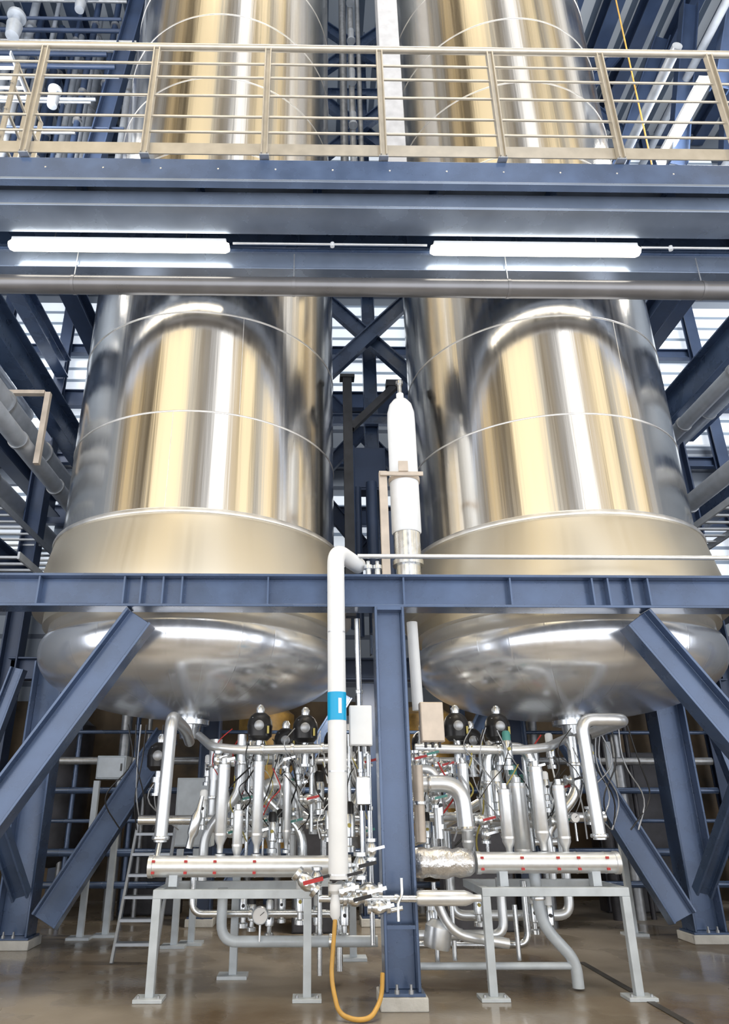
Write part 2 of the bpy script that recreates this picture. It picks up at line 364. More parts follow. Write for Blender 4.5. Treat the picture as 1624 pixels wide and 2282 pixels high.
for y in (6.75,7.2,7.65): MB().bar((-4.1,y,9.22),(-4.1,y,11.1),.06,.04).out('railing_post',M_RAIL,g)
for z in (11.1,10.7,10.2,9.7): MB().sweep([(-4.1,6.7,z),(-4.1,7.68,z)],.022,10).out('horizontal_rail',M_RAIL,g)
for x,z,m_,h in ((-4.85,8.45,M_BLUE,.62),(6.75,8.5,M_BLUE,.62),(-4.2,9.9,M_BLUED,.4),(-5.9,11.2,M_BLUE,.5),(6.5,10.3,M_BLUED,.4),(7.6,6.9,M_BLUE,.5),(-5.6,7.6,M_BLUED,.4),(8.6,9.6,M_BLUE,.5),(-4.9,5.2,M_BLUED,.4),(7.6,5.0,M_BLUED,.5),(-7.2,10.0,M_BLUED,.4),(7.7,11.4,M_BLUED,.4)):
    beamthing('side_beam',(x,7.75,z),(x,14.3,z),(0,0,1),h,.3,"navy blue side beam running back beside the tank",(),m_,group="side beams")
for z in (7.6,9.0,10.6,12.0,14.2):
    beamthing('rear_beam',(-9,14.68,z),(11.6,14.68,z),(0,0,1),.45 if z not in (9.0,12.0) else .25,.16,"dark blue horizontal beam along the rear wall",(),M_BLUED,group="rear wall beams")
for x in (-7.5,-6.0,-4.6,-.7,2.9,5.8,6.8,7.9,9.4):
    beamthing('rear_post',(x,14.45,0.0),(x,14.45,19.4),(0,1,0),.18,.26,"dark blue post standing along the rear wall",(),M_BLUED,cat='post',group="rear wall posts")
def lamp(x0,x1,y,z):
    e=empty('strip_light',((x0+x1)/2,y,z+.1),"long glowing fluorescent strip light under the walkway",'light',group="fluorescent strip lights")
    L_=x1-x0
    sec=[(-.075,.03),(-.075,-.02),(-.045,-.062),(.045,-.062),(.075,-.02),(.075,.03)]
    def ring(x,s): return [(x,y+a*s,z+b*s) for a,b in sec]
    vs=ring(x0,.7)+ring(x0+.05,1)+ring(x1-.05,1)+ring(x1,.7); fs=[]
    for k in range(3):
        for i in range(6):
            j=(i+1)%6; fs.append((k*6+i,k*6+j,k*6+6+j,k*6+6+i))
    fs+= [(0,1,2,3,4,5),(23,22,21,20,19,18)]
    MB().add(vs,fs).out('diffuser',M_LAMP,e,bevel=.006)
    MB().box((x0+.04,y-.07,z+.035),(x1-.04,y+.07,z+.09)).out('housing',M_WHITE,e,bevel=.01)
    for t in (.2,.8):
        x=x0+L_*t
        MB().sweep([(x,y,z+.09),(x,y,z+.80)],.008,6).out('hanger_rod',M_ROUGHST,e)
lamp(-3.94,-1.09,7.22,8.33); lamp(1.53,4.28,7.22,8.33)
MB().sweep([(-1.05,7.22,8.40),(1.49,7.22,8.40)],.018,10).out('conduit',M_ALU,label="thin metal conduit joining the two strip lights",cat="conduit")
MB().sweep([(4.31,7.22,8.40),(6.9,7.22,8.40)],.018,10).out('conduit',M_ALU,label="thin metal conduit leading away from a strip light",cat="conduit")
for x in (.25,4.7):
    MB().rev((x,7.22,8.36),(0,0,1),[(0,0),(.028,0),(.028,.06),(0,.06)],12).out('junction_clip',M_WHITE,label="small conduit clip on the lighting conduit",cat="clip",group="conduit clips")
p=empty('hanging_pipe',(0,7.42,7.86),"large dark grey painted pipe hung under the walkway",'pipe')
MB().sweep([(wx0,7.42,7.87),(wx1,7.42,7.87)],.122,28).out('pipe_run',M_HPIPE,p)
for x in (-3.1,-.25,2.55,5.1):
    MB().rev((x-.02,7.42,7.87),(1,0,0),[(.121,0),(.128,0),(.128,.04),(.121,.04)],28).out('pipe_clamp',M_HPIPE,p)
    MB().sweep([(x,7.375,7.97),(x,7.375,8.37)],.008,8).out('hanger_rod',M_ROUGHST,p)

# ------------------------------------------------------------------ between the tanks
v=empty('filter_vessel',(1.19,8.3,4.2),"white upright domed vessel with steel base section",'vessel')
MB().rev((1.19,8.3,0),(0,0,1),[(0,6.80),(.05,6.80),(.05,6.72),(.10,6.69),(.15,6.62),(.18,6.5),(.185,6.35),(.185,4.78),(.17,4.76)],40).out('vessel_body',M_WHITE,v)
MB().rev((1.19,8.3,0),(0,0,1),[(.165,4.77),(.165,4.40),(.19,4.40),(.19,4.34),(.15,4.34),(.15,4.0),(0,4.0)],40).out('vessel_base',M_STEEL,v)
MB().rev((1.19,8.3,0),(0,0,1),[(.187,5.46),(.20,5.46),(.20,5.52),(.187,5.52)],40).out('clamp_band',M_BEIGE,v)
MB().rev((1.19,8.3,6.8),(0,0,1),[(.03,0),(.03,.15),(.05,.15),(.05,.2),(0,.2)],16).out('top_nozzle',M_STEEL,v)
w=empty('support_stand',(.9,8.3,4.0),"beige steel stand holding the white vessel",'stand')
MB().bar((.90,8.15,3.95),(.90,8.15,5.55),.10,.08).out('upright',M_BEIGE,w,bevel=.004)
MB().bar((.86,8.07,5.49),(1.40,8.07,5.49),.03,.05).out('bracket_arm',M_BEIGE,w)
MB().cbox((1.15,8.04,5.58),(.12,.03,.14)).out('bracket_plate',M_BEIGE,w)
MB().box((1.14,8.35,9.8),(1.50,8.7,19.5)).out('duct_column',M_DUCT,label="light grey rectangular riser duct between the tanks",cat="duct",bevel=.01)
def xb(cz,cx,y,hx,hz,mat=M_BLUE,lab="blue steel cross bracing between the tanks",h=.28):
    e=empty('cross_brace',(cx,y,cz-hz),lab,'brace',group="cross bracing")
    MB().ibeam((cx-hx,y,cz-hz),(cx+hx,y,cz+hz),(-hz,0,hx),h,.14,.025,.02).out('brace_arm',mat,e)
    MB().ibeam((cx+hx,y+.16,cz-hz),(cx-hx,y+.16,cz+hz),(hz,0,hx),h,.14,.025,.02).out('brace_arm',mat,e)
xb(9.95,1.10,11.2,1.1,1.2); xb(12.9,1.12,11.4,1.1,1.25); xb(15.8,1.12,11.4,1.1,1.2); xb(18.5,1.12,11.4,1.1,1.1); xb(6.0,1.05,12.4,1.0,1.3,M_BLUED); xb(9.2,1.1,13.6,1.1,1.3,M_BLUED)
MB().ibeam((1.12,11.85,3.95),(1.12,11.85,19.5),(1,0,0),.26,.2,.02,.015).out('steel_column',M_BLUE,label="slim blue column behind the cross bracing",cat="column")
for z in (8.35,11.45,14.35,17.2):
    MB().ibeam((-.3,11.68,z),(2.5,11.68,z),(0,0,1),.22,.1,.02,.015).out('tie_beam',M_BLUE,label="blue tie beam behind the tanks",cat="beam",group="rear tie beams")
b=empty('wall_bracket',(.55,9.2,4.0),"black steel post with a diagonal bracket arm",'bracket')
MB().bar((.52,9.1,3.9),(.52,9.1,7.55),.13,.14).out('bracket_post',M_BSTEEL,b)
MB().bar((.57,9.1,6.72),(1.22,9.1,7.42),.10,.12,up=(0,1,0)).out('bracket_strut',M_BSTEEL,b)
MB().cbox((1.22,9.1,7.46),(.24,.16,.10)).out('bracket_pad',M_BSTEEL,b)
MB().cbox((.52,9.1,7.58),(.22,.16,.05)).out('bracket_cap',M_BSTEEL,b)
cab=empty('junction_cabinet',(.8,10.9,6.6),"dark blue box mounted between the tanks",'box')
MB().box((.62,10.8,6.5),(1.25,11.1,7.3)).out('cabinet_body',M_BLUED,cab,bevel=.01)
MB().box((.66,10.78,6.54),(1.21,10.80,7.26)).out('cabinet_door',M_BLUED,cab)
for x,y,z0,z1,r in ((.78,10.2,11.4,19,.06),(.62,10.4,11.4,19,.08),(.95,10.3,11.4,19,.05),(.74,10.5,3.95,6.4,.06),(.95,10.3,3.95,6.4,.09),(.62,10.0,3.95,6.9,.05),(1.15,9.6,3.95,5.6,.05)):
    MB().sweep([(x,y,z0),(x,y,z1)],r,14).out('riser_pipe',M_ROUGHST if z1>10 else M_BLUED,label="slim riser pipe between the tanks",cat="pipe",group="riser pipes")
for i in range(6):
    z=11.6+i*1.25
    MB().rev((.78,10.05,z),(0,0,1),[(0,0),(.09,0),(.09,.05),(.05,.08),(.07,.2),(.07,.34),(.03,.38),(0,.38)],16).out('inline_fitting',PG,label="small grey fitting on the riser pipes",cat="fitting",group="riser fittings")

# ------------------------------------------------------------------ pipes
def pipe(pts,r,mat=M_STEEL,lab="polished stainless steel process pipe",fl=(),fil=None,name='process_pipe',group=None,n=20):
    pts=[V(p) for p in pts]
    e=MB().sweep(pts,r,n,fil=fil or r*2.6).out(name,mat,label=lab,cat='pipe',group=group)
    for seg,t in fl:
        a,b_=pts[seg],pts[seg+1]; c=a.lerp(b_,t); d=(b_-a).normalized()
        MB().rev(c-d*.02,d,[(r*.98,0),(r*1.3,.003),(r*1.38,.02),(r*1.3,.037),(r*.98,.04)],20).out('clamp_ring',M_STEEL,e)
    return e
wp=empty('insulated_pipe',(.25,6.98,1.0),"white insulated upright pipe with a cyan label band",'pipe')
MB().sweep([(.25,6.98,1.02),(.25,6.98,4.07),(.45,7.35,4.07),(.52,7.48,4.07)],.088,28,fil=.16).out('pipe_jacket',M_WHITE,wp)
MB().rev((.25,6.98,2.36),(0,0,1),[(.089,0),(.0905,0),(.0905,.26),(.089,.26)],40).out('label_band',M_CYAN,wp,label="cyan label band with a white mark")
m=MB()
for k in range(6):
    a0=-math.pi/2+.12+k*.06;a1=a0+.06
    m.add([(.25+.0915*math.cos(a),6.98+.0915*math.sin(a),z) for a,z in((a0,2.42),(a1,2.42),(a1,2.56),(a0,2.56))],[(0,1,2,3)])
m.out('label_mark',M_WHITE,wp)
for z in (1.05,1.9,3.2):
    MB().rev((.25,6.98,z),(0,0,1),[(.089,0),(.0895,.0),(.0895,.012),(.089,.012)],32).out('jacket_band',M_ALU,wp)
MB().sweep([(.5,7.30,4.12),(6.8,7.30,4.12)],.026,12).out('process_pipe',M_ALU,label="thin bright pipe running just above the tank beam",cat="pipe")
for x in (.62,.72):
    MB().rev((x,7.38,3.90),(0,0,1),[(.03,0),(.03,.1),(.05,.1),(.05,.14),(.02,.14),(.02,.19),(0,.19)],14).out('vent_valve',M_STEEL,label="small steel vent valve standing on the beam",cat="valve",group="vent valves")
def header(x0,x1,z,marks,lab):
    e=empty('header_pipe',((x0+x1)/2,7.7,z),lab,'pipe',group="horizontal header pipes")
    L=x1-x0; r=.095
    MB().rev((x0,7.7,z),(1,0,0),[(0,0),(r*1.08,0),(r*1.08,.04),(r,.045),(r,L-.045),(r*1.08,L-.04),(r*1.08,L),(0,L)],32).out('pipe_jacket',M_ALU,e)
    for x in marks:
        MB().rev((x,7.7,z),(1,0,0),[(r,0),(r+.003,0),(r+.003,.012),(r,.012)],32).out('jacket_band',M_SEAM,e)
        for s in (-.05,.05):
            MB().cbox((x+.006,7.7-r+.006,z+s),(.030,.018,.02)).out('jacket_clip',M_RED,e,label="small red clip")
    for x in (x0+.25,x1-.25):
        MB().box((x-.04,7.64,.90),(x+.04,7.76,z-.07)).out('saddle',M_LBLUE,e)
    return e
header(-1.56,.40,1.07,(-1.51,-1.20,-.92,-.54),"brushed aluminium clad header pipe with red clips")
header(1.62,3.02,1.10,(1.66,2.05,2.40,2.60,2.88),"brushed aluminium clad header pipe with red clips on a rack")
MB().rev((1.0,7.72,1.10),(1,0,0),[(0,0),(.10,0),(.13,.03),(.14,.1),(.125,.16),(.14,.22),(.145,.33),(.12,.40),(.135,.46),(.12,.56),(.09,.6),(0,.6)],28).out('insulated_section',M_FOIL,label="bulky foil wrapped pipe section beside the header",cat='pipe')
def rack(x0,x1,y,zt,lab):
    e=empty('pipe_rack',((x0+x1)/2,y,0),lab,'rack',group="pipe racks")
    w=.075
    for x in (x0,x1):
        MB().box((x-w/2,y-w/2,.03),(x+w/2,y+w/2,zt-w)).out('leg',M_LBLUE,e,bevel=.004)
        MB().cbox((x,y,.016),(.26,.22,.03)).out('base_plate',M_LBLUE,e,bevel=.003)
        for s in (-.09,.09): MB().rev((x+s,y-.06,.03),(0,0,1),[(.015,0),(.015,.02),(0,.03)],6).out('anchor_bolt',M_ROUGHST,e)
    MB().box((x0-w/2,y-w/2,zt-w),(x1+w/2,y+w/2,zt)).out('top_rail',M_LBLUE,e,bevel=.004)
    for x in (x0,x1):
        MB().box((x-w/2,y+w/2,zt-w),(x+w/2,y+.8,zt)).out('side_rail',M_LBLUE,e,bevel=.004)
    MB().box((x0-w/2,y+.8,zt-w),(x1+w/2,y+.8+w,zt)).out('rear_rail',M_LBLUE,e,bevel=.004)
rack(-1.43,-.02,7.56,.885,"light blue grey square tube rack carrying a header pipe")
rack(1.66,2.98,7.56,.90,"light grey square tube rack carrying a header pipe")
pipe([(TL[0]+.02,9.6,2.38),(-1.5,8.9,2.46),(-1.48,7.85,2.50),(-1.50,7.85,1.28)],.066,M_ALU,"bright steel outlet pipe dropping from the tank bottom",((2,.97),),fil=.15)
pipe([(TR[0]-.1,9.6,2.38),(3.4,8.6,2.44),(3.38,7.85,2.47),(2.90,7.85,2.47),(2.93,7.85,1.30)],.066,M_ALU,"bright steel outlet pipe with an elbow dropping to the header",((3,.97),),fil=.14)
MB().sweep([(-1.50,7.83,1.3),(-1.50,7.72,1.13)],.03,12).out('connector_tube',M_STEEL,label="thin steel connector above the header pipe",cat="tube")
def drop(x,z1,z0,r,y=7.85,mat=M_ALU):
    e=MB().rev((x,y,0),(0,0,1),[(0,z1+.05),(r*.5,z1+.05),(r*.5,z1),(r,z1-.01),(r,z0+.03),(r*.55,z0-.03),(r*.5,z0-.1),(0,z0-.1)],22).out('drop_pipe',mat,label="short insulated drop pipe above a header pipe",cat='pipe',group="insulated drop pipes")
    for z in (z0+.06,z1-.06): MB().rev((x,y,z),(0,0,1),[(r,0),(r+.004,0),(r+.004,.02),(r,.02)],22).out('jacket_band',M_SEAM,e)
    MB().rev((x,y,z0-.14),(0,0,1),[(0,0),(r*.95,0),(r*.95,.03),(0,.03)],18).out('clamp_ring',M_STEEL,e)
for x,z1,z0,r in ((-.90,2.02,1.28,.06),(-.535,2.05,1.28,.056),(-.73,1.58,1.18,.05),(2.0,1.78,1.25,.062),(2.35,2.0,1.30,.068),(2.57,1.82,1.25,.06)):
    drop(x,z1,z0,r)
drop(1.66,2.05,1.2,.06,8.2); drop(2.22,1.85,1.12,.09,8.15); drop(-.25,1.95,1.3,.045,8.2)
MB().rev((-1.22,7.9,1.22),(.22,0,1),[(0,0),(.035,0),(.035,.1),(.055,.14),(.055,.3),(.03,.36),(.02,.5),(0,.5)],18).out('sample_pipe',M_STEEL,label="short leaning steel sample pipe",cat='pipe')
pipe([(TL[0]+.2,9.2,2.42),(-1.1,8.3,2.22),(-.75,8.2,2.18),(.35,8.2,2.2)],.048,M_ALU,"steel manifold pipe sloping from the tank outlet",((2,.2),(2,.5),(2,.8)))
pipe([(TR[0]-.2,9.2,2.42),(2.65,8.3,2.22),(2.3,8.2,2.18),(1.15,8.2,2.2)],.048,M_ALU,"steel manifold pipe sloping from the tank outlet",((2,.2),(2,.5),(2,.8)))
pipe([(-1.9,8.6,1.47),(.6,8.6,1.47)],.05,M_STEEL,"horizontal steel pipe behind the drop pipes",((0,.3),(0,.7)))
pipe([(1.1,8.6,1.50),(3.3,8.6,1.50)],.05,M_STEEL,"horizontal steel pipe behind the drop pipes",((0,.3),(0,.7)))
pipe([(1.0,7.95,1.83),(1.58,7.95,1.83),(1.60,7.95,1.38)],.085,M_ALU,"thick insulated elbow pipe beside the blue column",((0,.4),(1,.95)),fil=.24)
pipe([(.98,8.1,1.98),(1.35,8.1,1.98),(1.35,8.1,1.3)],.05,M_ALU,"steel elbow pipe beside the blue column",fil=.14)
pipe([(1.12,7.75,3.5),(1.14,7.75,2.55)],.06,M_WHITE,"white pipe dropping beside the blue column")
pipe([(1.10,7.75,2.0),(1.10,7.75,1.28)],.055,M_BEIGE,"beige upright pipe beside the blue column",((0,.5),))
pipe([(.50,7.6,3.5),(.52,7.6,.9)],.03,M_STEEL,"slim upright steel pipe beside the blue column",((0,.3),(0,.6)),n=12)
pipe([(.60,7.75,2.1),(.60,7.75,.4)],.025,M_STEEL,"slim upright steel pipe beside the blue column",((0,.3),(0,.8)),n=12)
pipe([(-.86,7.95,.86),(-.86,7.95,.40),(.66,7.95,.40)],.05,M_LBLUE,"pale grey low pipe bending along the floor",((1,.7),),fil=.16)
pipe([(2.24,7.9,1.0),(2.26,7.9,.55),(2.55,7.9,.24),(2.55,7.9,.02)],.055,M_LBLUE,"pale steel drain pipe bending down to the floor",((0,.5),),fil=.16)
pipe([(1.05,7.95,.45),(1.9,7.95,.45),(1.9,7.95,.95)],.045,M_ALU,"low steel pipe bending up to the header",((0,.5),),fil=.12)
pipe([(1.0,7.9,.20),(2.5,7.9,.20)],.032,M_LBLUE,"thin low pipe along the floor",())
pipe([(1.05,8.2,.33),(2.2,8.2,.33),(2.2,8.2,.9)],.035,M_STEEL,"low steel pipe bending up behind the rack",(),fil=.12)
pipe([(1.2,7.8,.85),(1.35,7.8,.48),(1.9,7.8,.40)],.045,M_ALU,"curved low steel pipe beside the blue column",(),fil=.2)
pipe([(1.5,8.5,.95),(1.5,8.5,.55),(2.75,8.5,.55),(2.75,8.5,1.3)],.05,M_ALU,"steel loop pipe between the rack legs",((1,.3),(1,.7)),fil=.14)
pipe([(-1.2,8.25,.95),(-1.2,8.25,.6),(.3,8.25,.6),(.3,8.25,.1)],.035,M_STEEL,"steel loop pipe between the rack legs",((1,.4),),fil=.12)
for x,z0,z1 in ((1.42,.22,.8),(2.05,.22,.7),(1.25,.2,.9),(.1,.1,.9)):
    pipe([(x,8.05,z0),(x,8.05,z1)],.025,M_STEEL,"short thin upright tube near the floor",(),n=10,group="short upright tubes")
LABS=["stainless manifold pipe with clamp rings behind the valves","stainless elbowed branch pipe in the valve cluster","insulated branch pipe with elbows under the tank"]
def loops(xa,xb_,cnt,seed):
    r_=random.Random(seed)
    for i in range(cnt):
        r=r_.choice([.04,.05,.06,.075]); y=8.25+i*1.4/cnt+r_.uniform(0,.05)
        x=r_.uniform(xa,xb_-.2); t=r_.randrange(4); zt=r_.uniform(1.75,2.3); zb=r_.uniform(1.15,1.45)
        dx=r_.uniform(.35,.9)*r_.choice([-1,1]); x2=min(max(x+dx,xa),xb_)
        if abs(x2-x)<.28: x2=x+.35 if x<(xa+xb_)/2 else x-.35
        if t==0: pts=[(x,y,zb),(x,y,zt),(x2,y,zt),(x2,y,zb+.1)]
        elif t==1: pts=[(x,y,zt),(x,y,zb),(x2,y,zb),(x2,y,zt-.2)]
        elif t==2: pts=[(x,y,zt+.1),(x,y,1.65),(x2,y,1.65),(x2,y,zb-.2)]
        else: pts=[(x,y,.9),(x,y,1.35),(x2,y,1.75),(x2,y,2.35)]
        fl=[(0,.35)]
        if len(pts)>2: fl+=[(1,.5),(2,.5)]
        pipe(pts,r,r_.choice([M_STEEL,M_ALU,M_STEEL]),LABS[i%3],fl,fil=r*3,n=16,group="process loops under the tanks")
loops(-1.35,.62,11,3); loops(1.05,3.0,12,5)
def post(x,y,h,lab="light blue support post with a floor plate",s=.08,m=M_LBLUE):
    e=empty('support_post',(x,y,0),lab,'post',group="floor support posts")
    MB().box((x-s/2,y-s/2,.03),(x+s/2,y+s/2,h)).out('upright',m,e,bevel=.004)
    MB().cbox((x,y,.016),(.30,.24,.03)).out('base_plate',m,e)
    return e
post(-.78,8.5,1.0)
for x,y,h in ((-3.02,10.8,1.95),(-2.74,11.0,1.95),(-1.68,10.2,1.1),(-1.5,10.4,1.1),(4.4,11.0,2.5),(.5,9.4,.9)): post(x,y,h)
def actuator(x,y,z,s=.9,lab="black domed valve actuator with a steel cap"):
    e=empty('actuated_valve',(x,y,z-.45*s),lab,'valve',group="black actuated valves")
    o=(x,y,z)
    MB().rev(o,(0,0,1),[(0,-.17*s),(.10*s,-.17*s),(.15*s,-.12*s),(.155*s,-.02*s),(.16*s,0),(.155*s,.02*s),(.15*s,.06*s),(.12*s,.12*s),(.07*s,.16*s),(0,.165*s)],28).out('actuator_housing',M_BLACK,e)
    MB().rev(o,(0,0,1),[(0,.15*s),(.05*s,.16*s),(.055*s,.22*s),(.03*s,.26*s),(0,.265*s)],20).out('position_cap',M_STEEL,e)
    MB().rev(o,(0,-1,0),[(.06*s,.10*s),(.06*s,.155*s),(.04*s,.17*s),(0,.172*s)],24).out('front_cap',M_ROUGHST,e)
    MB().rev(o,(0,0,-1),[(.045*s,.17*s),(.045*s,.24*s),(.08*s,.24*s),(.08*s,.30*s),(.05*s,.30*s),(.05*s,.42*s),(.08*s,.42*s),(.08*s,.45*s),(0,.45*s)],20).out('valve_stem',M_STEEL,e)
    MB().cbox((x+.11*s,y-.12*s,z-.05*s),(.025*s,.03*s,.09*s)).out('indicator_tag',M_YEL,e)
    for a in (.6,2.5,4.0):
        MB().rev((x+.12*s*math.cos(a),y+.12*s*math.sin(a),z+.03*s),(0,0,1),[(.014*s,0),(.014*s,.07*s),(0,.07*s)],8).out('housing_bolt',M_ROUGHST,e)
    return e
for x,y,z in ((-.57,8.3,2.44),(-.06,8.35,2.42),(1.64,8.3,2.44),(2.12,8.35,2.44),(-1.66,8.3,2.12),(-.3,9.0,2.34),(1.95,9.0,2.34),(.3,8.9,2.32),(1.35,8.9,2.3)): actuator(x,y,z)
def small_valve(x,y,z,axis,s=1,hm=M_RED,lab="small steel hand valve with a coloured lever"):
    e=empty('hand_valve',(x,y,z),lab,'valve',group="small hand valves")
    d=V(axis).normalized()
    MB().rev(V((x,y,z))-d*.09*s,d,[(0,0),(.05*s,0),(.05*s,.025*s),(.03*s,.03*s),(.05*s,.06*s),(.055*s,.09*s),(.05*s,.12*s),(.03*s,.15*s),(.05*s,.155*s),(.05*s,.18*s),(0,.18*s)],18).out('valve_body',M_STEEL,e)
    MB().cyl((x,y-.04*s,z),(x,y-.11*s,z),.016*s,12).out('valve_spindle',M_STEEL,e)
    MB().bar((x-.02*s,y-.11*s,z),(x+.11*s,y-.12*s,z+.03*s),.024*s,.012*s,up=(0,1,0)).out('lever',hm,e)
    return e
def block_valve(x,y,z,s=1,lab="compact pneumatic valve with a silver barrel"):
    e=empty('pneumatic_valve',(x,y,z),lab,'valve',group="pneumatic valves")
    MB().rev((x,y,z),(0,0,1),[(0,-.15*s),(.055*s,-.15*s),(.055*s,-.11*s),(.03*s,-.1*s),(.03*s,-.04*s),(.052*s,-.03*s),(.055*s,.13*s),(.045*s,.15*s),(0,.15*s)],20).out('valve_barrel',M_STEEL,e)
    MB().rev((x,y,z),(0,0,1),[(0,.15*s),(.045*s,.15*s),(.045*s,.23*s),(.03*s,.25*s),(0,.255*s)],18).out('control_top',R.choice([M_BLACK,M_BLACK,M_WHITE,M_ALU,M_GREEN]),e)
    MB().cyl((x,y-.05*s,z+.06*s),(x,y-.085*s,z+.06*s),.018*s,10).out('air_port',M_YEL if R.random()<.3 else M_BLACK,e)
HM=[M_RED,M_BLACK,M_STEEL,M_STEEL,M_BLACK,M_GREEN]
for i in range(18):
    small_valve(R.uniform(-1.0,.6),R.uniform(7.95,8.7),R.uniform(1.3,2.15),R.choice([(1,0,0),(0,0,1)]),1,R.choice(HM))
for i in range(18):
    small_valve(R.uniform(1.05,3.0),R.uniform(8.0,8.8),R.uniform(1.3,2.15),R.choice([(1,0,0),(0,0,1)]),1,R.choice(HM))
for i in range(20):
    block_valve(R.uniform(-1.3,.6),R.uniform(8.0,9.0),R.uniform(1.3,2.2),R.uniform(.8,1.2))
for i in range(20):
    block_valve(R.uniform(1.05,3.1),R.uniform(8.1,9.0),R.uniform(1.3,2.2),R.uniform(.8,1.2))
for i in range(12):
    block_valve(R.choice([R.uniform(-1.1,.5),R.uniform(1.1,2.8)]),R.uniform(8.0,8.5),R.uniform(.5,.75),R.uniform(.8,1.0))
for x,z,s in ((.28,.93,1.3),(.40,.86,1.2),(.52,.92,1.3),(.60,.80,1.1),(.45,1.12,1.2),(.06,1.02,1.0),(.35,1.05,1.0),(.55,1.25,1.0)):
    small_valve(x,7.05 if x<.6 else 7.0,z,(1,0,0) if z<1 else (0,0,1),s,R.choice([M_STEEL,M_BLACK]),"steel sampling valve below the white pipe")
small_valve(-.03,6.95,1.0,(.6,0,-.5),1.3,M_RED,"white sampling valve with a red lever")
pipe([(.08,7.05,.86),(1.05,7.02,.86)],.03,M_STEEL,"short horizontal steel pipe crossing the blue column",((0,.2),(0,.45),(0,.7)),n=14)
MB().rev((.93,6.98,.87),(1,0,0),[(0,0),(.05,0),(.062,.02),(.062,.42),(.05,.46),(.03,.5),(.03,.56),(0,.56)],28).out('sample_cylinder',M_ALU,label="horizontal steel sample cylinder fixed across the blue column",cat="cylinder")
hd=empty('lever_handle',(.78,6.95,.85),"steel lever handle in front of the blue column",'handle')
MB().sweep([(.80,6.95,1.03),(.80,6.95,.90),(.76,6.93,.84),(.76,6.93,.70)],.014,10,fil=.03).out('handle_rod',M_STEEL,hd)
MB().sweep([(.70,6.94,.78),(.80,6.94,.80)],.02,10).out('handle_grip',M_STEEL,hd)
MB().rev((.22,6.98,.98),(0,0,-1),[(0,0),(.06,0),(.06,.05),(.03,.08),(.045,.16),(.045,.24),(.02,.28),(0,.28)],20).out('drain_valve',M_WHITE,label="white and steel drain valve under the white pipe",cat="valve")
pts=[(.22,6.97,.72),(.20,6.97,.5),(.18,6.95,.28),(.24,6.88,.05),(.38,6.82,.02),(.50,6.84,.03),(.60,6.95,.14),(.62,7.05,.3)]
MB().sweep(pts,.019,12,fil=.14).out('hose',M_HOSE,label="amber flexible hose hanging down to the floor",cat="hose")
def gauge(x,y,z,lab="round white dial pressure gauge on a stem",r=.08):
    e=empty('pressure_gauge',(x,y,z-.2),lab,'gauge',group="pressure gauges")
    MB().rev((x,y,z),(0,-1,0),[(0,-.03),(r,-.03),(r,.02),(r*.9,.03),(r*.88,.02)],28).out('gauge_case',M_STEEL,e)
    MB().rev((x,y,z),(0,-1,0),[(r*.88,.018),(0,.019)],28).out('gauge_dial',M_GLASSY,e)
    MB().bar((x,y-.021,z),(x+r*.5,y-.021,z+r*.4),.006,.002,up=(0,1,0)).out('gauge_needle',M_BLACK,e)
    MB().cyl((x,y,z-r),(x,y,z-.22),.012,10).out('gauge_stem',M_STEEL,e)
gauge(-.48,7.88,.63); gauge(-.5,8.3,1.35,r=.05); gauge(2.75,8.0,1.5,r=.05)
def jbox(x,y,z,w,h,mat,lab):
    e=empty('junction_box',(x,y,z),lab,'box')
    MB().cbox((x,y,z),(w,.12,h)).out('box_body',mat,e,bevel=.01)
    MB().cbox((x,y-.066,z),(w*.94,.014,h*.95)).out('box_lid',mat,e,bevel=.004)
    for s in (-.3,0,.3): MB().cyl((x+w*s,y,z-h/2),(x+w*s,y,z-h/2-.05),.014,8).out('cable_gland',M_BLACK,e)
jbox(.49,7.25,2.34,.22,.38,M_WHITE,"white junction box beside the blue column")
jbox(1.20,7.3,2.38,.23,.38,M_BEIGE,"beige junction box beside the blue column")
jbox(.52,7.5,1.75,.14,.26,M_STEEL,"small steel control box beside the blue column")
cm=[M_BLACK,M_BLACK,M_BLACK,M_BLACK,M_RED,M_WHITE,M_BLACK,M_ROUGHST,M_ROUGHST,M_YEL]
for i in range(80):
    base=R.choice([(-1.1,.6),(1.1,3.0)])
    x=R.uniform(*base); y=R.uniform(7.95,8.8); z=R.uniform(1.9,2.45)
    pts=[(x,y,z)]
    for k in range(4):
        x+=R.uniform(-.16,.16); y+=R.uniform(-.05,.05); z-=R.uniform(.08,.26); x=min(max(x,base[0]),base[1]); pts.append((x,y,z))
    MB().sweep(pts,R.choice([.005,.006,.009]),6,fil=.1,sub=4).out('cable',R.choice(cm),label="thin flexible cable hanging among the valves",cat="cable",group="hanging cables")
for i in range(16):
    s=R.choice([-1,1]); x=R.uniform(-2.3,-1.7) if s<0 else R.uniform(3.3,4.0)
    pts=[(x,9.2,2.55),(x+R.uniform(-.2,.2),9.2,2.1),(x+R.uniform(-.3,.3),9.25,1.7),(x+R.uniform(-.2,.2),9.3,1.35)]
    MB().sweep(pts,.009,6,fil=.2,sub=4).out('cable',R.choice([M_ROUGHST,M_BLACK,M_BLACK]),label="loose cable hanging below the tank",cat="cable",group="hanging cables")
for i in range(10):
    x=R.choice([R.uniform(-1.3,.6),R.uniform(1.05,3.1)]); y=8.3+(i%9)*.11
    MB().sweep([(x,y,R.uniform(.9,1.4)),(x,y,R.uniform(1.9,2.4))],R.choice([.014,.02,.03]),10).out('impulse_tube',M_STEEL,label="thin upright steel tube in the valve cluster",cat="tube",group="thin upright tubes")
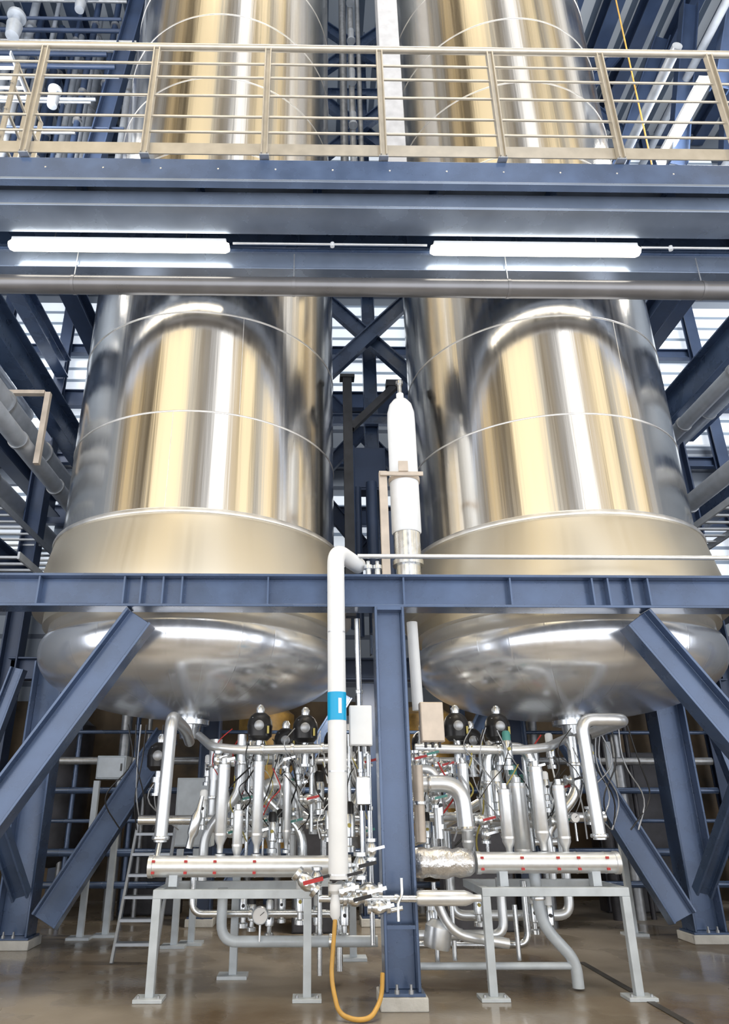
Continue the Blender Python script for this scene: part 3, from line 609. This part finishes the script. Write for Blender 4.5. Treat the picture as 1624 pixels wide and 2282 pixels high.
MB().rev((1.22,7.9,.35),(.2,0,1),[(0,0),(.12,0),(.13,.03),(.13,.18),(.08,.24),(0,.25)],24).out('pump_motor',M_ALU,label="small steel pump housing near the floor",cat="pump")
# ------------------------------------------------------------------ rear equipment below
def cabinet(x,y,z0,w,h,mat,lab):
    e=empty('control_cabinet',(x,y,z0),lab,'cabinet')
    MB().box((x-w/2,y,z0),(x+w/2,y+.35,z0+h)).out('cabinet_body',mat,e,bevel=.01)
    MB().box((x-w/2+.02,y-.02,z0+.02),(x+w/2-.02,y-.002,z0+h-.02)).out('cabinet_door',mat,e,bevel=.006)
    MB().cbox((x+w/2-.06,y-.03,z0+h/2),(.02,.02,.1)).out('door_handle',M_BLACK,e)
cabinet(-2.86,10.85,1.97,.42,.32,M_LBLUE,"light blue box mounted on support posts")
cabinet(-1.55,10.3,1.12,.5,.85,M_LBLUE,"light blue grey cabinet on short posts under the tank")
cabinet(3.4,11.2,1.1,.55,.85,M_LBLUE,"light blue grey cabinet under the tank")
cabinet(.1,11.2,.0,.7,1.6,M_DARKM,"dark machine cabinet behind the pipework")
cabinet(2.4,11.3,.0,1.0,1.5,M_DARKM,"dark machine cabinet behind the pipework")
cabinet(-2.6,13.0,.0,1.0,1.9,M_DARKM,"dark machine cabinet against the wall")
cabinet(5.6,13.2,.0,1.4,2.5,M_DARKM,"dark machine cabinet against the wall")
def rearvessel(x,y,r,z0,z1,mat,lab):
    e=empty('rear_vessel',(x,y,0),lab,'vessel',group="rear vessels")
    MB().rev((x,y,0),(0,0,1),[(0,z0-.15),(r*.6,z0-.1),(r,z0+.05),(r,z1-.05),(r*.6,z1+.1),(0,z1+.15)],40).out('vessel_body',mat,e)
    for a in (45,135,225,315):
        a=math.radians(a); MB().cyl((x+r*.7*math.cos(a),y+r*.7*math.sin(a),0),(x+r*.7*math.cos(a),y+r*.7*math.sin(a),z0+.1),.05,10).out('leg',M_ROUGHST,e)
rearvessel(-.8,13.4,.5,.8,3.2,M_OCHRE,"ochre vertical vessel on legs behind the pipework")
rearvessel(2.1,13.5,.5,.8,3.2,M_OCHRE,"ochre vertical vessel on legs behind the pipework")
rearvessel(.7,13.4,.5,.8,3.0,M_ROUGHST,"dull steel vertical vessel on legs behind the pipework")
rearvessel(-4.4,13.4,.5,.8,3.0,M_DARKM,"dark vertical vessel on legs behind the pipework")
rr=random.Random(9)
for i in range(18):
    x=rr.uniform(-4.6,6.2); y=rr.uniform(12.4,12.75)
    MB().sweep([(x,y,0.0),(x,y,3.4)],rr.choice([.04,.06,.09]),12).out('rear_pipe',rr.choice([M_ROUGHST,M_BLUE,M_BLUED,M_DARKM]),label="dark upright pipe behind the tanks",cat="pipe",group="rear upright pipes")
for i in range(6):
    z=.5+i*.45
    MB().sweep([(-4.7,12.27,z),(6.6,12.27,z)],rr.choice([.03,.05,.06]),12).out('rear_pipe',rr.choice([M_ROUGHST,M_DARKM,M_BLUE]),label="dark horizontal pipe behind the tanks",cat="pipe",group="rear horizontal pipes")
e=empty('access_steps',(-1.9,9.3,0),"grey metal access steps with flat treads behind a rack",'steps')
for s in (-1,1): MB().bar((-1.95+s*.24,9.2,0),(-1.95+s*.24,9.9,1.4),.03,.06).out('stringer',PG,e)
for i in range(6):
    t=(i+.8)/6.3
    MB().cbox((-1.95,9.2+.7*t,1.4*t),(.46,.14,.03)).out('tread',PG,e)
# ------------------------------------------------------------------ side pipes / trays
for x,z,r in ((-4.55,7.06,.2),(-4.2,6.45,.13),(-5.3,6.6,.16),(6.4,7.7,.12),(6.2,6.2,.14),(-6.6,9.9,.2),(7.9,8.9,.16)):
    e=MB().sweep([(x,7.75,z),(x,14.3,z)],r,24).out('side_pipe',PG,label="thick grey pipe running back beside the tank",cat="pipe",group="side pipes")
    for y in (9,10.6,12.2): MB().rev((x,y,z),(0,1,0),[(r,0),(r*1.12,0),(r*1.12,.06),(r,.06)],24).out('pipe_clamp',M_ROUGHST,e)
def tray(x0,x1,y0,y1,z,lab,step=.28):
    e=empty('cable_tray',((x0+x1)/2,y0,z),lab,'cable tray',group="cable trays")
    for x in (x0,x1): MB().bar((x,y0,z),(x,y1,z),.03,.10).out('side_rail',PG,e)
    y=y0+.1
    while y<y1:
        MB().bar((x0,y,z),(x1,y,z),.05,.03).out('rung',PG,e); y+=step
tray(-5.5,-4.75,8.2,14.2,5.9,"grey ladder cable tray beside the tank")
tray(-4.55,-3.9,9.0,14.2,4.7,"grey ladder cable tray beside the tank")
tray(5.9,6.6,9.0,14.2,5.6,"grey ladder cable tray beside the tank")
h=empty('pipe_hanger',(-4.55,9.3,6.7),"beige steel hanger frame around the side pipes",'hanger')
MB().bar((-4.95,9.3,7.4),(-4.05,9.3,7.4),.09,.06).out('hanger_top',M_BEIGE,h)
MB().bar((-4.0,9.3,7.4),(-4.0,9.3,6.2),.08,.08).out('hanger_leg',M_BEIGE,h)
for i in range(30):
    x=-8.0+i*.145+R.uniform(-.03,.03); y=10.9+(i*7%10)*.2; r=R.choice([.05,.07,.09,.13])
    e=MB().sweep([(x,y,12.5),(x,y,19.4)],r,16).out('riser_pipe',R.choice([PG,M_ROUGHST,PG,M_BLUED,M_BLUED]),label="grey riser pipe in the dense upper pipework",cat="pipe",group="upper riser pipes")
    for z in (14.2+R.random(),16+R.random(),17.8+R.random()): MB().rev((x,y,z),(0,0,1),[(r,0),(r*1.4,0),(r*1.4,.08),(r,.08)],16).out('pipe_flange',M_ROUGHST,e)
for i in range(24):
    z=12.8+i*.29+R.uniform(-.08,.08); y=R.uniform(9.9,10.7); x1=-3.9+R.uniform(-.8,.1)
    MB().sweep([(-8.4,y,z),(x1,y,z)],R.choice([.025,.035,.05]),12).out('cross_pipe',R.choice([PG,M_ROUGHST,PG,M_BLUED]),label="grey horizontal pipe in the dense upper pipework",cat="pipe",group="upper cross pipes")
for i,(x,y,z,s) in enumerate(((-5.9,9.3,15.9,.42),(-6.2,9.4,14.6,.35),(-4.9,9.4,14.0,.3),(-6.3,9.2,17.0,.42),(-4.7,9.3,16.6,.3))):
    MB().rev((x,y,z),(0,0,1),[(0,-s),(s*.3,-s*.95),(s*.36,-s*.2),(s*.2,0),(s*.2,s*.3),(s*.42,s*.35),(s*.42,s*.5),(0,s*.5)],24).out('expansion_vessel',PG,label="small grey vessel in the upper pipework",cat="vessel",group="upper small vessels")
for x0,z in ((-7.2,16.35),(-5.3,17.45),(-6.3,14.45)):
    tray(x0,x0+.7,8.9,9.8,z,"grey ladder cable tray in the upper pipework",.2)
for p0,p1 in (((-4.4,10.4,13),(-3.9,10.4,19)),((5.9,11.2,13),(5.2,11.2,19)),((6.5,11.6,14),(8.6,11.6,19.2)),((8.9,10.8,19.2),(7.6,10.8,14)),((9.6,9.8,19.3),(8.2,9.8,15)),((10.6,12,19.3),(8.8,12,12))):
    brace(p0,p1,"dark blue diagonal brace in the upper frame",M_BLUED,.36,.26,group="upper braces")
xb(18.0,6.7,12.2,1.1,1.5,M_BLUED,"dark blue cross bracing below the roof",.28)
xb(18.0,-4.4,12.95,1.0,1.4,M_BLUED,"dark blue cross bracing below the roof",.28)
e=empty('roof_strip_light',(7.6,10.3,14.7),"long glowing strip light running back below the roof",'light')
MB().sweep([(7.6,9.4,14.6),(7.6,11.3,14.6)],.09,16).out('diffuser',M_LAMP,e)
MB().box((7.5,9.4,14.69),(7.7,11.3,14.77)).out('housing',M_WHITE,e)
for x,z in ((6.4,14.0),(8.3,16.6),(9.3,15.0)):
    MB().sweep([(x,8.3,z),(x,14.2,z)],.09,16).out('roof_pipe',PG,label="light grey pipe running back under the roof",cat="pipe",group="roof pipes")
MB().sweep([(5.85,9.0,10.0),(6.2,9.3,18.5)],.014,8).out('amber_cable',M_HOSE,label="thin amber cable line rising beside the tank",cat="cable")

# ------------------------------------------------------------------ world
w=bpy.data.worlds.new('streak_and_fill_world'); SC.world=w; w.use_nodes=True
nt=w.node_tree; N=nt.nodes; L=nt.links; bg=N['Background']
tc=N.new('ShaderNodeTexCoord'); sp=N.new('ShaderNodeSeparateXYZ'); L.new(tc.outputs['Generated'],sp.inputs[0])
ng=N.new('ShaderNodeMath'); ng.operation='MULTIPLY'; ng.inputs[1].default_value=-1; L.new(sp.outputs[1],ng.inputs[0])
at=N.new('ShaderNodeMath'); at.operation='ARCTAN2'; L.new(sp.outputs[0],at.inputs[0]); L.new(ng.outputs[0],at.inputs[1])
ma=N.new('ShaderNodeMath'); ma.operation='MULTIPLY_ADD'; ma.inputs[1].default_value=1/(2*math.pi); ma.inputs[2].default_value=.5; L.new(at.outputs[0],ma.inputs[0])
cr=N.new('ShaderNodeValToRGB'); L.new(ma.outputs[0],cr.inputs[0])
cream=(1.18,.98,.64); white=(1.25,1.22,1.17); dark=(.05,.04,.032); grey=(.50,.50,.49); beige=(.80,.61,.34); brown=(.22,.17,.10)
stops=[(-180,grey),(-96,dark),(-88,beige),(-80,dark),(-74,grey),(-66,dark),(-58,beige),(-52,brown),(-44,dark),(-38,brown),(-36,cream),(-13,cream),(-9,grey),(-2,brown),(4,(.22,.21,.20)),(11,(.4,.4,.41)),(14,(1.6,1.6,1.6)),(23,(1.55,1.55,1.55)),(26,brown),(30,beige),(33,dark),(37,cream),(44,cream),(47,dark),(54,grey),(60,cream),(66,beige),(70,dark),(80,white),(88,white),(94,dark),(180,grey)]  # azimuth bands shaped to put streaked reflections on the tank steel
el=cr.color_ramp.elements
while len(el)>1: el.remove(el[-1])
el[0].position=0; el[0].color=(*stops[0][1],1)
for a,c_ in stops[1:]:
    x=el.new(a/360+.5); x.color=(*c_,1)
def ramp(st):
    r=N.new('ShaderNodeValToRGB'); L.new(sp.outputs[2],r.inputs[0]); e=r.color_ramp.elements
    e[0].position=st[0][0]; e[0].color=(*([st[0][1]]*3),1); e[1].position=st[-1][0]; e[1].color=(*([st[-1][1]]*3),1)
    for p_,c_ in st[1:-1]:
        x=e.new(p_); x.color=(c_,c_,c_,1)
    return r
er=ramp([(0,.9),(.04,1.0),(.70,1.0),(.74,.72),(.85,.66),(.90,1.5),(.94,7.5),(1,10)])  # strong glow overhead is added as soft top fill
lo=ramp([(0,.8),(.20,.8),(.28,0.0),(1,0)])
mx=N.new('ShaderNodeMix'); mx.data_type='RGBA'; mx.blend_type='MULTIPLY'; mx.inputs['Factor'].default_value=1
L.new(cr.outputs[0],mx.inputs['A']); L.new(er.outputs[0],mx.inputs['B'])
m2=N.new('ShaderNodeMix'); m2.data_type='RGBA'; L.new(lo.outputs[0],m2.inputs['Factor'])
L.new(mx.outputs['Result'],m2.inputs['A']); m2.inputs['B'].default_value=(2.5,2.56,2.68,1)  # bright low band added to light the fronts of beams, pipes and dishes
L.new(m2.outputs['Result'],bg.inputs['Color']); bg.inputs['Strength'].default_value=1.2

def area(loc,tgt,size,en,col=(1,.97,.92)):  # added fill lights for the background, no real fixtures behind them
    l=bpy.data.lights.new('area_light','AREA'); l.energy=en; l.size=size[0]; l.shape='RECTANGLE'; l.size_y=size[1]; l.color=col
    o=bpy.data.objects.new('fill_light',l); COL.objects.link(o); o.location=loc
    o.rotation_euler=(V(tgt)-V(loc)).to_track_quat('-Z','Y').to_euler(); o["label"]="added fill light without a fixture, brightening the rear of the hall"; o["category"]="light"; return o
area((-6.5,8.2,13),(-5.5,14,10),(2.5,2.5),500)
area((8.5,8.2,13),(7.5,14,10),(2.5,2.5),600)
area((-6,8.3,13),(-5.5,12,19),(3,1),110)
area((8.5,8.3,14),(8,12,19),(3,1),240)
area((1,10.6,3.3),(1,11.5,0),(4,.6),260,(1,.90,.75))  # added below the tanks to brighten the rear pipework

cam=bpy.data.cameras.new('camera'); co=bpy.data.objects.new('camera',cam); COL.objects.link(co)
cam.sensor_fit='VERTICAL'; cam.sensor_height=36; cam.lens=36*1581/2282; cam.shift_x=.0425
co.location=(0,0,1.6); co.rotation_euler=(math.radians(90+22.6),0,math.radians(-.8)); cam.clip_start=.05
SC.camera=co
